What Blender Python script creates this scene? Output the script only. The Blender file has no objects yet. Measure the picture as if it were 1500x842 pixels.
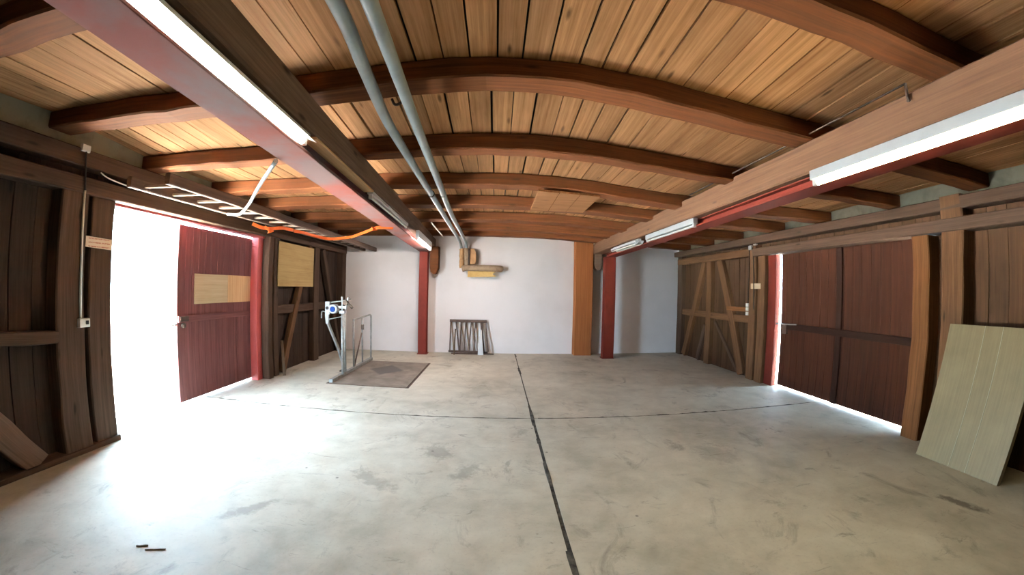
import bpy, bmesh, math, random
from mathutils import Vector, Matrix
random.seed(7)
SC = bpy.context.scene
COL = SC.collection
V = Vector

# ------------------------------------------------------------------ materials
def lin(c):
    return tuple(((x/255)/12.92 if x/255 <= .04045 else ((x/255+.055)/1.055)**2.4) for x in c) + (1.0,)

class NT:
    """small helper for building node trees"""
    def __init__(self, name):
        self.m = bpy.data.materials.new(name); self.m.use_nodes = True
        self.t = self.m.node_tree; self.t.nodes.clear()
        self.out = self.n('ShaderNodeOutputMaterial')
    def n(self, typ, **kw):
        o = self.t.nodes.new(typ)
        for k, v in kw.items():
            if k in o.inputs.keys() if isinstance(k, str) else False: o.inputs[k].default_value = v
            else: setattr(o, k, v)
        return o
    def l(self, a, b): self.t.links.new(a, b)
    def noise(self, vec, scale=5, detail=4, rough=.55, dist=0):
        o = self.n('ShaderNodeTexNoise'); o.inputs['Scale'].default_value = scale; o.inputs['Detail'].default_value = detail
        o.inputs['Roughness'].default_value = rough; o.inputs['Distortion'].default_value = dist
        self.l(vec, o.inputs['Vector']); return o.outputs['Fac']
    def ramp(self, fac, stops):
        o = self.n('ShaderNodeValToRGB'); e = o.color_ramp.elements
        while len(e) < len(stops): e.new(.5)
        for i, (p, c) in enumerate(stops): e[i].position = p; e[i].color = c if len(c) == 4 else lin(c)
        self.l(fac, o.inputs['Fac']); return o.outputs['Color']
    def mix(self, a, b, fac, mode='MIX'):
        o = self.n('ShaderNodeMix'); o.data_type = 'RGBA'; o.blend_type = mode
        for s, v in ((6, a), (7, b)):
            if isinstance(v, tuple): o.inputs[s].default_value = v
            else: self.l(v, o.inputs[s])
        if isinstance(fac, (int, float)): o.inputs[0].default_value = fac
        else: self.l(fac, o.inputs[0])
        return o.outputs[2]
    def math(self, op, a, b=None, c=None):
        o = self.n('ShaderNodeMath'); o.operation = op
        for i, v in enumerate((a, b, c)):
            if v is None: continue
            if isinstance(v, (int, float)): o.inputs[i].default_value = v
            else: self.l(v, o.inputs[i])
        return o.outputs[0]
    def maprange(self, v, a, b, c=0., d=1.):
        o = self.n('ShaderNodeMapRange'); self.l(v, o.inputs[0])
        for i, x in enumerate((a, b, c, d)): o.inputs[i+1].default_value = x
        return o.outputs[0]
    def mapping(self, vec, scale=(1,1,1), loc=(0,0,0)):
        o = self.n('ShaderNodeMapping'); o.inputs['Scale'].default_value = scale; o.inputs['Location'].default_value = loc
        self.l(vec, o.inputs['Vector']); return o.outputs['Vector']
    def bsdf(self, color, rough=.7, metal=0., bump=None, bstr=.3, bdist=.01, spec=.5):
        b = self.n('ShaderNodeBsdfPrincipled')
        if isinstance(color, tuple): b.inputs['Base Color'].default_value = color
        else: self.l(color, b.inputs['Base Color'])
        if isinstance(rough, (int, float)): b.inputs['Roughness'].default_value = rough
        else: self.l(rough, b.inputs['Roughness'])
        b.inputs['Metallic'].default_value = metal
        b.inputs['Specular IOR Level'].default_value = spec
        if bump is not None:
            o = self.n('ShaderNodeBump'); o.inputs['Strength'].default_value = bstr; o.inputs['Distance'].default_value = bdist
            self.l(bump, o.inputs['Height']); self.l(o.outputs['Normal'], b.inputs['Normal'])
        self.l(b.outputs[0], self.out.inputs['Surface']); return b

def wood(name, dark, light, rough=.85, vary=.35, blotch=.5, blotch_col=None, knots=True, spec=.12):
    """grain runs along U of the UV map; each separate board gets its own tone"""
    t = NT(name)
    tc = t.n('ShaderNodeTexCoord'); geo = t.n('ShaderNodeNewGeometry')
    rnd = geo.outputs['Random Per Island']
    comb = t.n('ShaderNodeCombineXYZ'); t.l(t.math('MULTIPLY', rnd, 37.), comb.inputs[0]); t.l(t.math('MULTIPLY', rnd, 91.), comb.inputs[1]); t.l(t.math('MULTIPLY', rnd, 13.), comb.inputs[2])
    add = t.n('ShaderNodeVectorMath'); add.operation = 'ADD'; t.l(tc.outputs['UV'], add.inputs[0]); t.l(comb.outputs[0], add.inputs[1])
    g1 = t.noise(t.mapping(add.outputs[0], (.8, 30, 1)), 1.0, 6, .62, .15)
    g2 = t.noise(t.mapping(add.outputs[0], (3.0, 90, 1)), 1.0, 3, .6)
    big = t.noise(t.mapping(add.outputs[0], (1.1, 3.2, 1)), 1.0, 4, .6)
    g = t.math('ADD', t.math('MULTIPLY', g1, .7), t.math('MULTIPLY', g2, .3))
    col = t.ramp(g, [(.30, dark), (.68, light)])
    bc = blotch_col or tuple(max(0, int(x*.55)) for x in dark)
    col = t.mix(col, lin(bc), t.math('MULTIPLY', t.maprange(big, .5, .78), blotch))
    if knots:
        vo = t.n('ShaderNodeTexVoronoi'); vo.feature = 'F1'; vo.inputs['Scale'].default_value = 1.0
        t.l(t.mapping(add.outputs[0], (1.7, 7., 1)), vo.inputs['Vector'])
        col = t.mix(col, lin(tuple(int(x*.45) for x in dark)), t.math('MULTIPLY', t.maprange(vo.outputs['Distance'], .13, .05), .75))
    hsv = t.n('ShaderNodeHueSaturation'); t.l(col, hsv.inputs['Color'])
    t.l(t.maprange(rnd, 0, 1, 1-vary, 1+vary), hsv.inputs['Value'])
    t.bsdf(hsv.outputs['Color'], rough, 0, g, .35, .006, spec)
    return t.m

def painted(name, col, col2=None, rough=.55, metal=0., scale=6, amt=.6, bump=.15, spec=.4, lo=.45, hi=.7):
    t = NT(name); tc = t.n('ShaderNodeTexCoord')
    n = t.noise(tc.outputs['Object'], scale, 5, .6, .3); n2 = t.noise(tc.outputs['Object'], scale*9, 3, .6)
    c = t.mix(lin(col), lin(col2 or tuple(int(x*.7) for x in col)), t.math('MULTIPLY', t.maprange(n, lo, hi), amt))
    t.bsdf(c, rough, metal, n2, bump, .003, spec); return t.m

def flat(name, col, rough=.5, metal=0., spec=.5):
    t = NT(name); t.bsdf(lin(col), rough, metal, None, spec=spec); return t.m

def glow(name, col, s):
    t = NT(name); e = t.n('ShaderNodeEmission'); e.inputs[0].default_value = lin(col); e.inputs[1].default_value = s
    t.l(e.outputs[0], t.out.inputs['Surface']); return t.m

M = {}
M['ceil'] = wood('ceiling board wood', (140, 98, 62), (200, 150, 106), vary=.2, blotch=.45, blotch_col=(84, 50, 30))
M['joist'] = wood('joist wood', (62, 35, 19), (108, 64, 35), vary=.12, blotch=.55, blotch_col=(70, 42, 27))
M['girder'] = wood('girder wood', (74, 54, 41), (116, 88, 68), vary=.08, blotch=.5, blotch_col=(84, 56, 40))
M['girderd'] = wood('weathered girder wood', (80, 63, 52), (120, 98, 82), vary=.08, blotch=.5, blotch_col=(64, 48, 38))
M['frame'] = wood('old wall timber', (48, 36, 29), (84, 66, 54), vary=.2, blotch=.5, blotch_col=(48, 36, 28))
M['framel'] = wood('brown wall timber', (66, 46, 31), (110, 80, 55), vary=.18, blotch=.5, blotch_col=(60, 40, 27))
M['infill'] = wood('dark wall boards', (40, 31, 27), (62, 49, 41), vary=.2, blotch=.5)
M['infillr'] = wood('brown wall boards', (46, 32, 22), (72, 50, 34), vary=.2, blotch=.5)
M['doorl'] = wood('red stained door boards', (90, 58, 57), (118, 78, 77), vary=.08, blotch=.35, knots=False, rough=.8)
M['doorr'] = wood('red brown door boards', (38, 19, 12), (62, 33, 20), vary=.14, blotch=.5, blotch_col=(40, 22, 15), knots=False, rough=.8)
M['doorrail'] = wood('dark door rail', (27, 15, 11), (42, 24, 17), vary=.08, knots=False)
M['jamb'] = wood('warm jamb timber', (84, 54, 32), (126, 86, 52), vary=.06, blotch=.5, blotch_col=(92, 56, 30))
M['pillar'] = wood('orange brown pillar', (134, 80, 44), (162, 104, 62), vary=.05, blotch=.3, blotch_col=(130, 78, 44), knots=False)
M['ply'] = wood('plywood', (172, 152, 120), (196, 178, 146), vary=.04, blotch=.35, blotch_col=(160, 130, 80), knots=False, rough=.8)
M['plyd'] = wood('stained plywood', (146, 122, 82), (172, 148, 102), vary=.02, blotch=.5, blotch_col=(128, 100, 62), knots=False)
M['plyw'] = wood('warm plywood', (186, 146, 104), (214, 182, 140), vary=.05, blotch=.2, knots=False)
M['hatch'] = wood('hatch wood', (140, 92, 58), (190, 138, 94), vary=.1, blotch=.3)
M['stick'] = wood('split wood', (70, 56, 44), (120, 100, 80), vary=.2)
M['ladder'] = wood('grey ladder wood', (66, 54, 48), (104, 88, 78), vary=.1, knots=False)
M['rung'] = wood('pale rung wood', (140, 120, 106), (172, 154, 138), vary=.08, blotch=.2, knots=False)
M['red'] = painted('red oxide paint', (128, 56, 47), (98, 46, 40), .7, 0, 3, .6, spec=.15)
M['redd'] = painted('dark red oxide paint', (98, 38, 29), (74, 32, 26), .7, 0, 3, .6, spec=.12)
M['greyed'] = painted('dusty red oxide paint', (124, 68, 61), (110, 92, 91), .85, 0, 1.3, .95, spec=.08, lo=.40, hi=.6)  # red with grey mixed in by large noise patches
M['frame_red'] = painted('red door frame paint', (190, 88, 86), (160, 74, 70), .5, 0, 3, .5)
M['steel'] = painted('galvanised steel', (150, 150, 146), (104, 102, 97), .5, .35, 14, .7)
M['dark'] = painted('dark iron', (62, 52, 46), (92, 66, 50), .65, .4, 18, .7)
M['rust'] = painted('rusty bar iron', (98, 80, 72), (74, 58, 50), .7, .3, 16, .8)
M['plate'] = None
M['white'] = painted('white enamel', (212, 214, 214), (192, 192, 188), .35, 0, 8, .4, .05)
M['whitep'] = painted('white plastic', (222, 220, 212), (200, 198, 188), .4, 0, 8, .3, .05)
M['pipe'] = painted('blue grey pipe paint', (150, 160, 162), (122, 132, 134), .38, 0, 5, .6, .1, .5)
M['wrap'] = painted('tan pipe lagging', (176, 138, 98), (132, 98, 68), .9, 0, 9, .7, .6)
M['wrapg'] = painted('grey brown lagging and bar shadow', (150, 128, 104), (116, 96, 76), .9, 0, 9, .7, .6)
M['foam'] = painted('yellow foam strip', (206, 172, 108), (182, 144, 84), .9, 0, 12, .5, .5)
M['strap'] = painted('orange webbing', (240, 110, 40), (214, 84, 30), .6, 0, 30, .4, .3)
M['rubber'] = flat('black rubber', (24, 22, 22), .7)
M['blue'] = flat('blue dial', (24, 48, 104), .85, 0, .05)
M['ash'] = painted('pale infill plaster', (150, 147, 128), (112, 108, 92), .95, 0, 5, .7, .5)
M['void'] = flat('loft darkness', (20, 16, 13), .95)
M['ground'] = painted('bright yard gravel', (214, 212, 206), (196, 194, 188), .95, 0, 3, .5)
M['tube'] = glow('lit fluorescent tube', (255, 250, 228), 32.)
M['tubew'] = glow('lit warm fluorescent tube', (255, 236, 178), 28.)
M['tuben'] = glow('lit white fluorescent tube', (255, 240, 232), 72.)
M['tubeoff'] = flat('unlit fluorescent tube', (236, 236, 230), .25)

def concrete():
    t = NT('worn concrete'); tc = t.n('ShaderNodeTexCoord'); P = tc.outputs['Object']
    a = t.noise(P, .9, 6, .62, .4); b = t.noise(P, 4.2, 6, .6, .3); c = t.noise(P, 40, 3, .6)
    col = t.ramp(t.math('ADD', t.math('MULTIPLY', a, .6), t.math('MULTIPLY', b, .4)), [(.33, (158, 152, 136)), (.5, (188, 182, 166)), (.66, (206, 201, 186))])
    st = t.noise(t.mapping(P, (1.6, 1., 1), (3.1, 7.7, 0)), 1.7, 7, .7, .8)
    col = t.mix(col, lin((112, 105, 95)), t.math('MULTIPLY', t.maprange(st, .57, .70), .6))
    sc = t.noise(t.mapping(P, (2.2, 7., 1), (9.3, 1.2, 0)), 1.3, 8, .75, 1.2)
    col = t.mix(col, lin((92, 88, 84)), t.math('MULTIPLY', t.maprange(sc, .60, .70), .6))
    sp = t.n('ShaderNodeTexVoronoi'); sp.inputs['Scale'].default_value = 2.6; t.l(P, sp.inputs['Vector'])
    col = t.mix(col, lin((70, 64, 58)), t.math('MULTIPLY', t.maprange(sp.outputs['Distance'], .045, .02), .7))
    col = t.mix(col, lin((140, 134, 122)), t.math('MULTIPLY', t.maprange(c, .55, .75), .25))
    for (sx, sy, ax, ay, rot, stv) in ((3.62, 1.74, .07, .22, .3, .75), (-1.75, 2.25, .07, .26, -.7, .4), (-.55, 3.55, .18, .22, .4, .38), (-.25, 3.15, .10, .25, -.5, .35), (-1.0, 2.9, .1, .3, 1.0, .35), (2.2, 3.3, .25, .3, .2, .25)):
        mp = t.n('ShaderNodeMapping'); mp.vector_type = 'TEXTURE'; mp.inputs['Location'].default_value = (sx, sy, 0); mp.inputs['Rotation'].default_value = (0, 0, rot); mp.inputs['Scale'].default_value = (ax, ay, 1); t.l(P, mp.inputs['Vector'])
        ln = t.n('ShaderNodeVectorMath'); ln.operation = 'LENGTH'; t.l(mp.outputs[0], ln.inputs[0])
        dd = t.math('ADD', ln.outputs['Value'], t.math('MULTIPLY', t.math('SUBTRACT', t.noise(P, 11, 5, .7), .5), 2.6))
        col = t.mix(col, lin((88, 80, 72)), t.math('MULTIPLY', t.maprange(dd, 1.0, .45), stv))
    t.bsdf(col, t.maprange(b, .3, .7, .52, .75), 0, t.math('ADD', t.math('MULTIPLY', c, .3), b), .12, .006, .4)
    return t.m
M['concrete'] = concrete()
def plaster():
    t = NT('white lime plaster'); tc = t.n('ShaderNodeTexCoord'); P = tc.outputs['Object']
    a = t.noise(P, .8, 5, .6); b = t.noise(P, 14, 4, .6)
    col = t.mix(lin((238, 233, 231)), lin((222, 216, 212)), t.math('MULTIPLY', t.maprange(a, .42, .68), .6))
    t.bsdf(col, .9, 0, b, .15, .008, .2); return t.m
M['plaster'] = plaster()
def joint():
    t = NT('dirty joint filler'); tc = t.n('ShaderNodeTexCoord'); P = tc.outputs['Object']
    a = t.noise(P, 9, 5, .7)
    t.bsdf(t.ramp(a, [(.38, (44, 41, 38)), (.66, (100, 94, 85))]), .95, 0, a, .5, .01, .2); return t.m
M['joint'] = joint()
def scale_plate():
    t = NT('worn platform boards'); tc = t.n('ShaderNodeTexCoord'); P = tc.outputs['Object']
    s = t.n('ShaderNodeSeparateXYZ'); t.l(P, s.inputs[0])
    a = t.noise(P, 3, 6, .65, .4); b = t.noise(P, 22, 3, .6)
    col = t.ramp(a, [(.35, (104, 94, 84)), (.65, (134, 124, 112))])
    d = t.math('ADD', t.math('DIVIDE', t.math('ABSOLUTE', t.math('ADD', s.outputs[0], .02)), .36), t.math('DIVIDE', t.math('ABSOLUTE', t.math('SUBTRACT', s.outputs[1], .22)), .46))
    d = t.math('ADD', d, t.math('MULTIPLY', a, .4))
    col = t.mix(col, lin((84, 78, 76)), t.math('MULTIPLY', t.maprange(d, 1.25, 1.05), .85))
    t.bsdf(col, .7, .0, b, .2, .004, .3); return t.m
M['plate'] = scale_plate()
def panelmat():
    t = NT('grey coated panel'); tc = t.n('ShaderNodeTexCoord'); P = tc.outputs['UV']
    a = t.noise(t.mapping(P, (1, 40, 1)), 1.2, 4, .6); b = t.noise(P, 2.5, 5, .6)
    col = t.ramp(t.math('ADD', t.math('MULTIPLY', a, .5), t.math('MULTIPLY', b, .5)), [(.3, (122, 108, 76)), (.7, (150, 135, 98))])
    t.bsdf(col, .5, 0, a, .1, .003, .4); return t.m
M['panel'] = panelmat()
def paper():
    t = NT('notice with three red lines'); tc = t.n('ShaderNodeTexCoord'); P = tc.outputs['UV']
    s = t.n('ShaderNodeSeparateXYZ'); t.l(P, s.inputs[0]); u, v = s.outputs[0], s.outputs[1]
    fr = t.math('FRACT', t.math('MULTIPLY', v, 3.0))
    row = t.math('MULTIPLY', t.math('GREATER_THAN', fr, .34), t.math('LESS_THAN', fr, .66))
    n = t.noise(t.mapping(P, (38, 9, 1)), 1, 2, .5)
    ink = t.math('MULTIPLY', t.math('MULTIPLY', row, t.maprange(n, .42, .5)), t.math('MULTIPLY', t.math('GREATER_THAN', u, .1), t.math('LESS_THAN', u, .9)))
    t.bsdf(t.mix(lin((226, 204, 176)), lin((176, 84, 60)), t.math('MULTIPLY', ink, .75)), .8, 0, None, spec=.2); return t.m
M['paper'] = paper()
M['seam'] = flat('pale panel seam', (172, 164, 134), .6)
M['headw'] = painted('light grey enamel', (164, 166, 168), (140, 140, 138), .45, 0, 8, .4, .05)
M['card'] = flat('beige card', (204, 182, 152), .8)

# ------------------------------------------------------------------ mesh helpers
class MB:
    def __init__(self):
        self.bm = bmesh.new(); self.uv = self.bm.loops.layers.uv.new('UVMap')
    def _uvface(self, f, uvs):
        for lp, u in zip(f.loops, uvs): lp[self.uv].uv = u
    def sweep(self, rings, cap=True, us=None, smooth=False):
        """rings: list of lists of points with equal counts; UV u runs along the sweep (metres)"""
        bm = self.bm; n = len(rings[0]); vs = [[bm.verts.new(p) for p in r] for r in rings]
        if us is None:
            us = [0]
            for a, b in zip(rings, rings[1:]):
                us.append(us[-1] + (sum((V(x) for x in b), V()) / n - sum((V(x) for x in a), V()) / n).length)
        per = [0]
        for k in range(n): per.append(per[-1] + (V(rings[0][(k+1) % n]) - V(rings[0][k])).length)
        for i in range(len(vs) - 1):
            for k in range(n):
                k2 = (k+1) % n
                f = bm.faces.new((vs[i][k], vs[i][k2], vs[i+1][k2], vs[i+1][k])); f.smooth = smooth
                self._uvface(f, ((us[i], per[k]), (us[i], per[k+1]), (us[i+1], per[k+1]), (us[i+1], per[k])))
        if cap:
            for r, rev in ((vs[0], True), (vs[-1], False)):
                f = bm.faces.new(r[::-1] if rev else r)
                for lp in f.loops: lp[self.uv].uv = (lp.vert.co.x + lp.vert.co.z*.3, lp.vert.co.y + lp.vert.co.z)
        return self
    def beam(self, pts, w, h, up=(0, 0, 1), ch=.008, jit=0., seg=None, twist=0., uvec=None):
        """rectangular timber swept along pts (centre line); w across, h along up"""
        pts = [V(p) for p in pts]
        if seg and len(pts) == 2: pts = [pts[0].lerp(pts[1], i/seg) for i in range(seg+1)]
        up0 = V(up); rings = []
        for i, p in enumerate(pts):
            d = (pts[min(i+1, len(pts)-1)] - pts[max(i-1, 0)]).normalized()
            s = d.cross(up0).normalized(); u = s.cross(d).normalized()
            j = lambda: random.uniform(-jit, jit)
            a, b = w/2 + j(), h/2 + j()
            c = min(ch, a*.4, b*.4)
            o = s*j() + u*j()
            rings.append([p+o+s*x+u*y for x, y in ((-a+c, -b), (a-c, -b), (a, -b+c), (a, b-c), (a-c, b), (-a+c, b), (-a, b-c), (-a, -b+c))])
        return self.sweep(rings)
    def box(self, x0, x1, y0, y1, z0, z1, ch=.004, jit=0., axis=None):
        d = [abs(x1-x0), abs(y1-y0), abs(z1-z0)]; ax = axis if axis is not None else d.index(max(d))
        cx, cy, cz = (x0+x1)/2, (y0+y1)/2, (z0+z1)/2
        if ax == 0: return self.beam([(x0, cy, cz), (x1, cy, cz)], d[1], d[2], (0, 0, 1), ch, jit, 8 if jit else None)
        if ax == 1: return self.beam([(cx, y0, cz), (cx, y1, cz)], d[0], d[2], (0, 0, 1), ch, jit, 8 if jit else None)
        return self.beam([(cx, cy, z0), (cx, cy, z1)], d[0], d[1], (0, 1, 0), ch, jit, 8 if jit else None)
    def tube(self, pts, r, n=12, cap=True, r2=None):
        pts = [V(p) for p in pts]; rings = []; prev = None
        for i, p in enumerate(pts):
            d = (pts[min(i+1, len(pts)-1)] - pts[max(i-1, 0)]).normalized()
            if prev is None: s = d.cross(V((0, 0, 1)) if abs(d.z) < .9 else V((1, 0, 0))).normalized()
            else: s = (prev - d*prev.dot(d)).normalized()
            prev = s; u = s.cross(d)
            rr = r if r2 is None else r + (r2-r)*i/(len(pts)-1)
            rings.append([p + s*math.cos(2*math.pi*k/n)*rr + u*math.sin(2*math.pi*k/n)*rr for k in range(n)])
        return self.sweep(rings, cap, smooth=True)
    def prism(self, outline, d0, d1, fn):
        """outline of 2D points extruded between d0 and d1; fn(u, v, d) -> point"""
        return self.sweep([[fn(u, v, d0) for u, v in outline], [fn(u, v, d1) for u, v in outline]])
    def lathe(self, prof, c, n=20, axis='z'):
        rings = []
        for r, t in prof:
            ring = []
            for k in range(n):
                a = 2*math.pi*k/n; x, y = r*math.cos(a), r*math.sin(a)
                ring.append(V(c) + {'z': V((x, y, t)), 'y': V((x, t, y)), 'x': V((t, x, y))}[axis])
            rings.append(ring)
        return self.sweep(rings, smooth=False)
    def build(self, name, mat, parent=None, loc=None):
        bmesh.ops.recalc_face_normals(self.bm, faces=self.bm.faces)
        me = bpy.data.meshes.new(name); self.bm.to_mesh(me); self.bm.free()
        me.materials.append(mat)
        o = bpy.data.objects.new(name, me); COL.objects.link(o)
        org = V(loc) if loc is not None else None
        if parent is not None:
            o.parent = parent
            q = parent; off = V((0, 0, 0))
            while q is not None: off += q.location; q = q.parent
            me.transform(Matrix.Translation(-off))
        elif org is not None:
            me.transform(Matrix.Translation(-org)); o.location = org
        return o

def smooth_path(pts, k=8):
    pts = [V(p) for p in pts]; out = []
    P = [pts[0]*2-pts[1]] + pts + [pts[-1]*2-pts[-2]]
    for i in range(1, len(P)-2):
        for j in range(k):
            t = j/k; a, b, c, d = P[i-1:i+3]
            out.append(.5*((2*b)+(c-a)*t+(2*a-5*b+4*c-d)*t*t+(3*b-a-3*c+d)*t**3))
    out.append(pts[-1]); return out

def tag(o, label=None, cat=None, group=None, kind=None):
    if label: o['label'] = label
    if cat: o['category'] = cat
    if group: o['group'] = group
    if kind: o['kind'] = kind
    return o
def thing(name, loc, label, cat, group=None):
    o = bpy.data.objects.new(name, None); COL.objects.link(o); o.location = loc; o.empty_display_size = .1
    return tag(o, label, cat, group)
def struct(o, label=None, cat=None): return tag(o, label, cat, None, 'structure')

# ------------------------------------------------------------------ setting: floor
XL, XR, YF, YB = -3.8, 4.75, -7.0, 9.4
def yb(x): return 9.40 + .03*x          # inner face of the back wall (slightly out of square)
SX0, SX1, SY0, SY1 = -2.76, -1.37, 5.87, 7.93   # pit of the platform scale
m = MB()
JX = lambda y: .47 + .012*math.sin(y*1.7)
JY = lambda x: 4.60 + .008*x
def slab(x0, x1, y0, y1): m.box(x0, x1, y0, y1, -.12, 0, .0004, axis=1)
g1, g2 = .015, .013
slab(-4.45, .47-g1, YF-.1, 4.6-g2); slab(.47+g1, 5.25, YF-.1, 4.6-g2)
slab(-4.45, SX0, 4.6+g2, 9.9); slab(SX1, .47-g1*.6, 4.6+g2, 9.9); slab(SX0, SX1, 4.6+g2, SY0); slab(SX0, SX1, SY1, 9.9)
slab(.47+g1*.6, 5.25, 4.6+g2, 9.9)
fl = struct(m.build('floor', M['concrete']), 'worn grey concrete floor of large slabs with dark joints', 'floor')
m = MB()
for (a, b) in (((.47, YF), (.47, 9.35)), ((-4.2, 4.6), (.4, 4.6)), ((.54, 4.6), (4.7, 4.6))):
    n = 60; pts = []
    for i in range(n+1):
        t = i/n; pts.append((a[0]+(b[0]-a[0])*t+random.uniform(-.004, .004), a[1]+(b[1]-a[1])*t+random.uniform(-.004, .004), -.011))
    m.beam(pts, .044 if a[0] == b[0] else .032, .02, jit=.004)
m.build('joint_filler', M['joint'], fl)
m = MB(); m.box(SX0-.02, SX1+.02, SY0-.02, SY1+.02, -.3, -.13); m.build('scale_pit', M['void'], fl)

# yard outside
m = MB(); m.box(-40, 45, -40, 45, -.4, -.13); yard = struct(m.build('ground', M['ground']), 'bright pale yard outside the open door', 'ground')

# ------------------------------------------------------------------ walls
def boards(m, plane, y0, y1, z0, z1, thick=.03, w=.19):
    """vertical boards on a side wall at x = plane, going outward"""
    s = 1 if plane > 0 else -1; n = max(1, round((y1-y0)/w)); st = (y1-y0)/n
    for i in range(n):
        o = random.uniform(0, .006)
        m.box(plane+s*o, plane+s*(thick+o), y0+i*st+.002, y0+(i+1)*st-.002, z0, z1, .003, axis=2)
    m.box(plane+s*(thick+.008), plane+s*(thick+.02), y0, y1, z0, z1, .001, axis=2)

# left wall: boarding with the doorway left open, timber frame as its parts
m = MB()
boards(m, -3.95, YF, 2.80, 0, 2.80); boards(m, -3.95, 5.80, yb(-3.9), 0, 2.80); boards(m, -3.95, 2.80, 5.80, 2.37, 2.80)
wl = struct(m.build('wall_left', M['infill']), 'dark boarded timber frame wall with the open doorway', 'wall')
def part(parent, name, mat, fn, label=None):
    mm = MB(); fn(mm); o = mm.build(name, mat, parent)
    if label: o['label'] = label
    return o
F = M['frame']
J = .005
part(wl, 'top_plate', F, lambda b: b.box(-3.97, -3.78, YF, 9.2, 2.62, 2.78, .01, J))
part(wl, 'lintel', F, lambda b: b.box(-3.98, -3.77, YF, 9.2, 2.375, 2.53, .01, J))
part(wl, 'sill_beam', F, lambda b: b.box(-3.98, -3.78, YF, 2.93, 0, .05, .006, J))
part(wl, 'post', F, lambda b: b.box(-3.95, -3.79, 2.36, 2.63, .05, 2.375, .012, J))
part(wl, 'door_post', F, lambda b: b.box(-4.05, -3.80, 2.68, 2.93, 0.0, 2.37, .012, J))
part(wl, 'post', F, lambda b: b.box(-3.95, -3.79, .5, .74, .05, 2.375, .012, J))
part(wl, 'rail', F, lambda b: b.beam([(-3.86, .74, 1.19), (-3.86, 2.37, 1.10)], .16, .11, jit=J, seg=6))
part(wl, 'brace', M['girderd'], lambda b: b.beam([(-3.87, 2.12, .05), (-3.87, 1.35, 1.14)], .13, .2, jit=J, seg=6, up=(0, 1, 1)))
part(wl, 'post', F, lambda b: b.box(-3.95, -3.80, 5.84, 5.98, 0, 2.375, .01, J))
part(wl, 'post', F, lambda b: b.box(-3.95, -3.82, 6.05, 6.2, 0, 2.375, .01, J))
part(wl, 'post', F, lambda b: b.box(-3.95, -3.82, 7.58, 7.80, 0, 2.375, .01, J))
part(wl, 'post', F, lambda b: b.box(-3.97, -3.80, 9.04, 9.26, 0, 2.62, .01, J))
part(wl, 'rail', F, lambda b: b.box(-3.95, -3.84, 6.2, 9.04, 1.07, 1.22, .01, J))
part(wl, 'brace', M['framel'], lambda b: b.beam([(-3.86, 6.34, .02), (-3.86, 7.38, 2.37)], .10, .13, jit=J, seg=6, up=(0, 1, 0)))
part(wl, 'brace', F, lambda b: b.beam([(-3.86, 8.0, 2.37), (-3.86, 8.98, .02)], .10, .13, jit=J, seg=6, up=(0, 1, 0)))
part(wl, 'infill_plaster', M['ash'], lambda b: b.box(-4.0, -3.90, YF, 9.3, 2.78, 3.2, .002))

# right wall
m = MB()
boards(m, 4.86, YF, 2.88, 0, 2.70); boards(m, 4.86, 5.72, yb(4.9), 0, 2.70); boards(m, 4.86, 2.75, 5.72, 2.30, 2.70)
wr = struct(m.build('wall_right', M['infillr']), 'brown boarded timber frame wall with a closed door', 'wall')
G = M['framel']
part(wr, 'top_plate', F, lambda b: b.box(4.66, 4.90, YF, 9.5, 2.53, 2.665, .01, J))
part(wr, 'lintel', F, lambda b: b.box(4.64, 4.90, YF, 6.15, 2.30, 2.44, .01, J))
part(wr, 'top_rail', G, lambda b: b.box(4.74, 4.90, 6.35, 9.45, 2.32, 2.47, .01, J))
part(wr, 'post', G, lambda b: b.box(4.66, 4.90, 2.46, 2.70, 0, 2.68, .012, J))
part(wr, 'door_post', M['jamb'], lambda b: b.box(4.65, 4.86, 2.84, 3.05, 0, 2.29, .012, J), 'warm brown squared door jamb')
part(wr, 'post', G, lambda b: b.box(4.72, 4.90, 6.16, 6.37, 0, 2.53, .012, J))
part(wr, 'door_post', G, lambda b: b.box(4.72, 4.90, 5.90, 6.10, 0, 2.30, .012, J))
part(wr, 'post', G, lambda b: b.box(4.76, 4.90, 7.83, 8.03, 0, 2.33, .012, J))
part(wr, 'post', F, lambda b: b.box(4.74, 4.90, 9.22, 9.46, 0, 2.53, .012, J))
part(wr, 'rail', G, lambda b: b.box(4.78, 4.90, 6.37, 9.24, 1.04, 1.18, .01, J))
part(wr, 'rail', M['jamb'], lambda b: b.box(4.76, 4.83, 6.40, 7.17, 1.26, 1.345, .006, .002), 'bright new wooden rail')
part(wr, 'brace', G, lambda b: b.beam([(4.82, 8.17, 2.33), (4.82, 9.10, .03)], .10, .17, jit=J, seg=6, up=(0, 1, 0)))
part(wr, 'brace', G, lambda b: b.beam([(4.82, 7.52, 2.33), (4.82, 6.60, .02)], .10, .20, jit=J, seg=6, up=(0, 1, 0)))
part(wr, 'brace', F, lambda b: b.beam([(4.83, 8.10, .86), (4.83, 8.42, .02)], .08, .13, jit=J, seg=4, up=(0, 1, 0)))
part(wr, 'brace', F, lambda b: b.beam([(4.84, 7.72, .98), (4.84, 6.76, .02)], .05, .07, jit=J, seg=4, up=(0, 1, 0)))
part(wr, 'infill_plaster', M['ash'], lambda b: b.box(4.80, 4.92, YF, 9.5, 2.66, 3.1, .002))
part(wr, 'door_frame', M['redd'], lambda b: b.box(4.80, 4.905, 5.69, 5.90, 0, 2.30, .003), 'dark red painted steel door frame')

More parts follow.
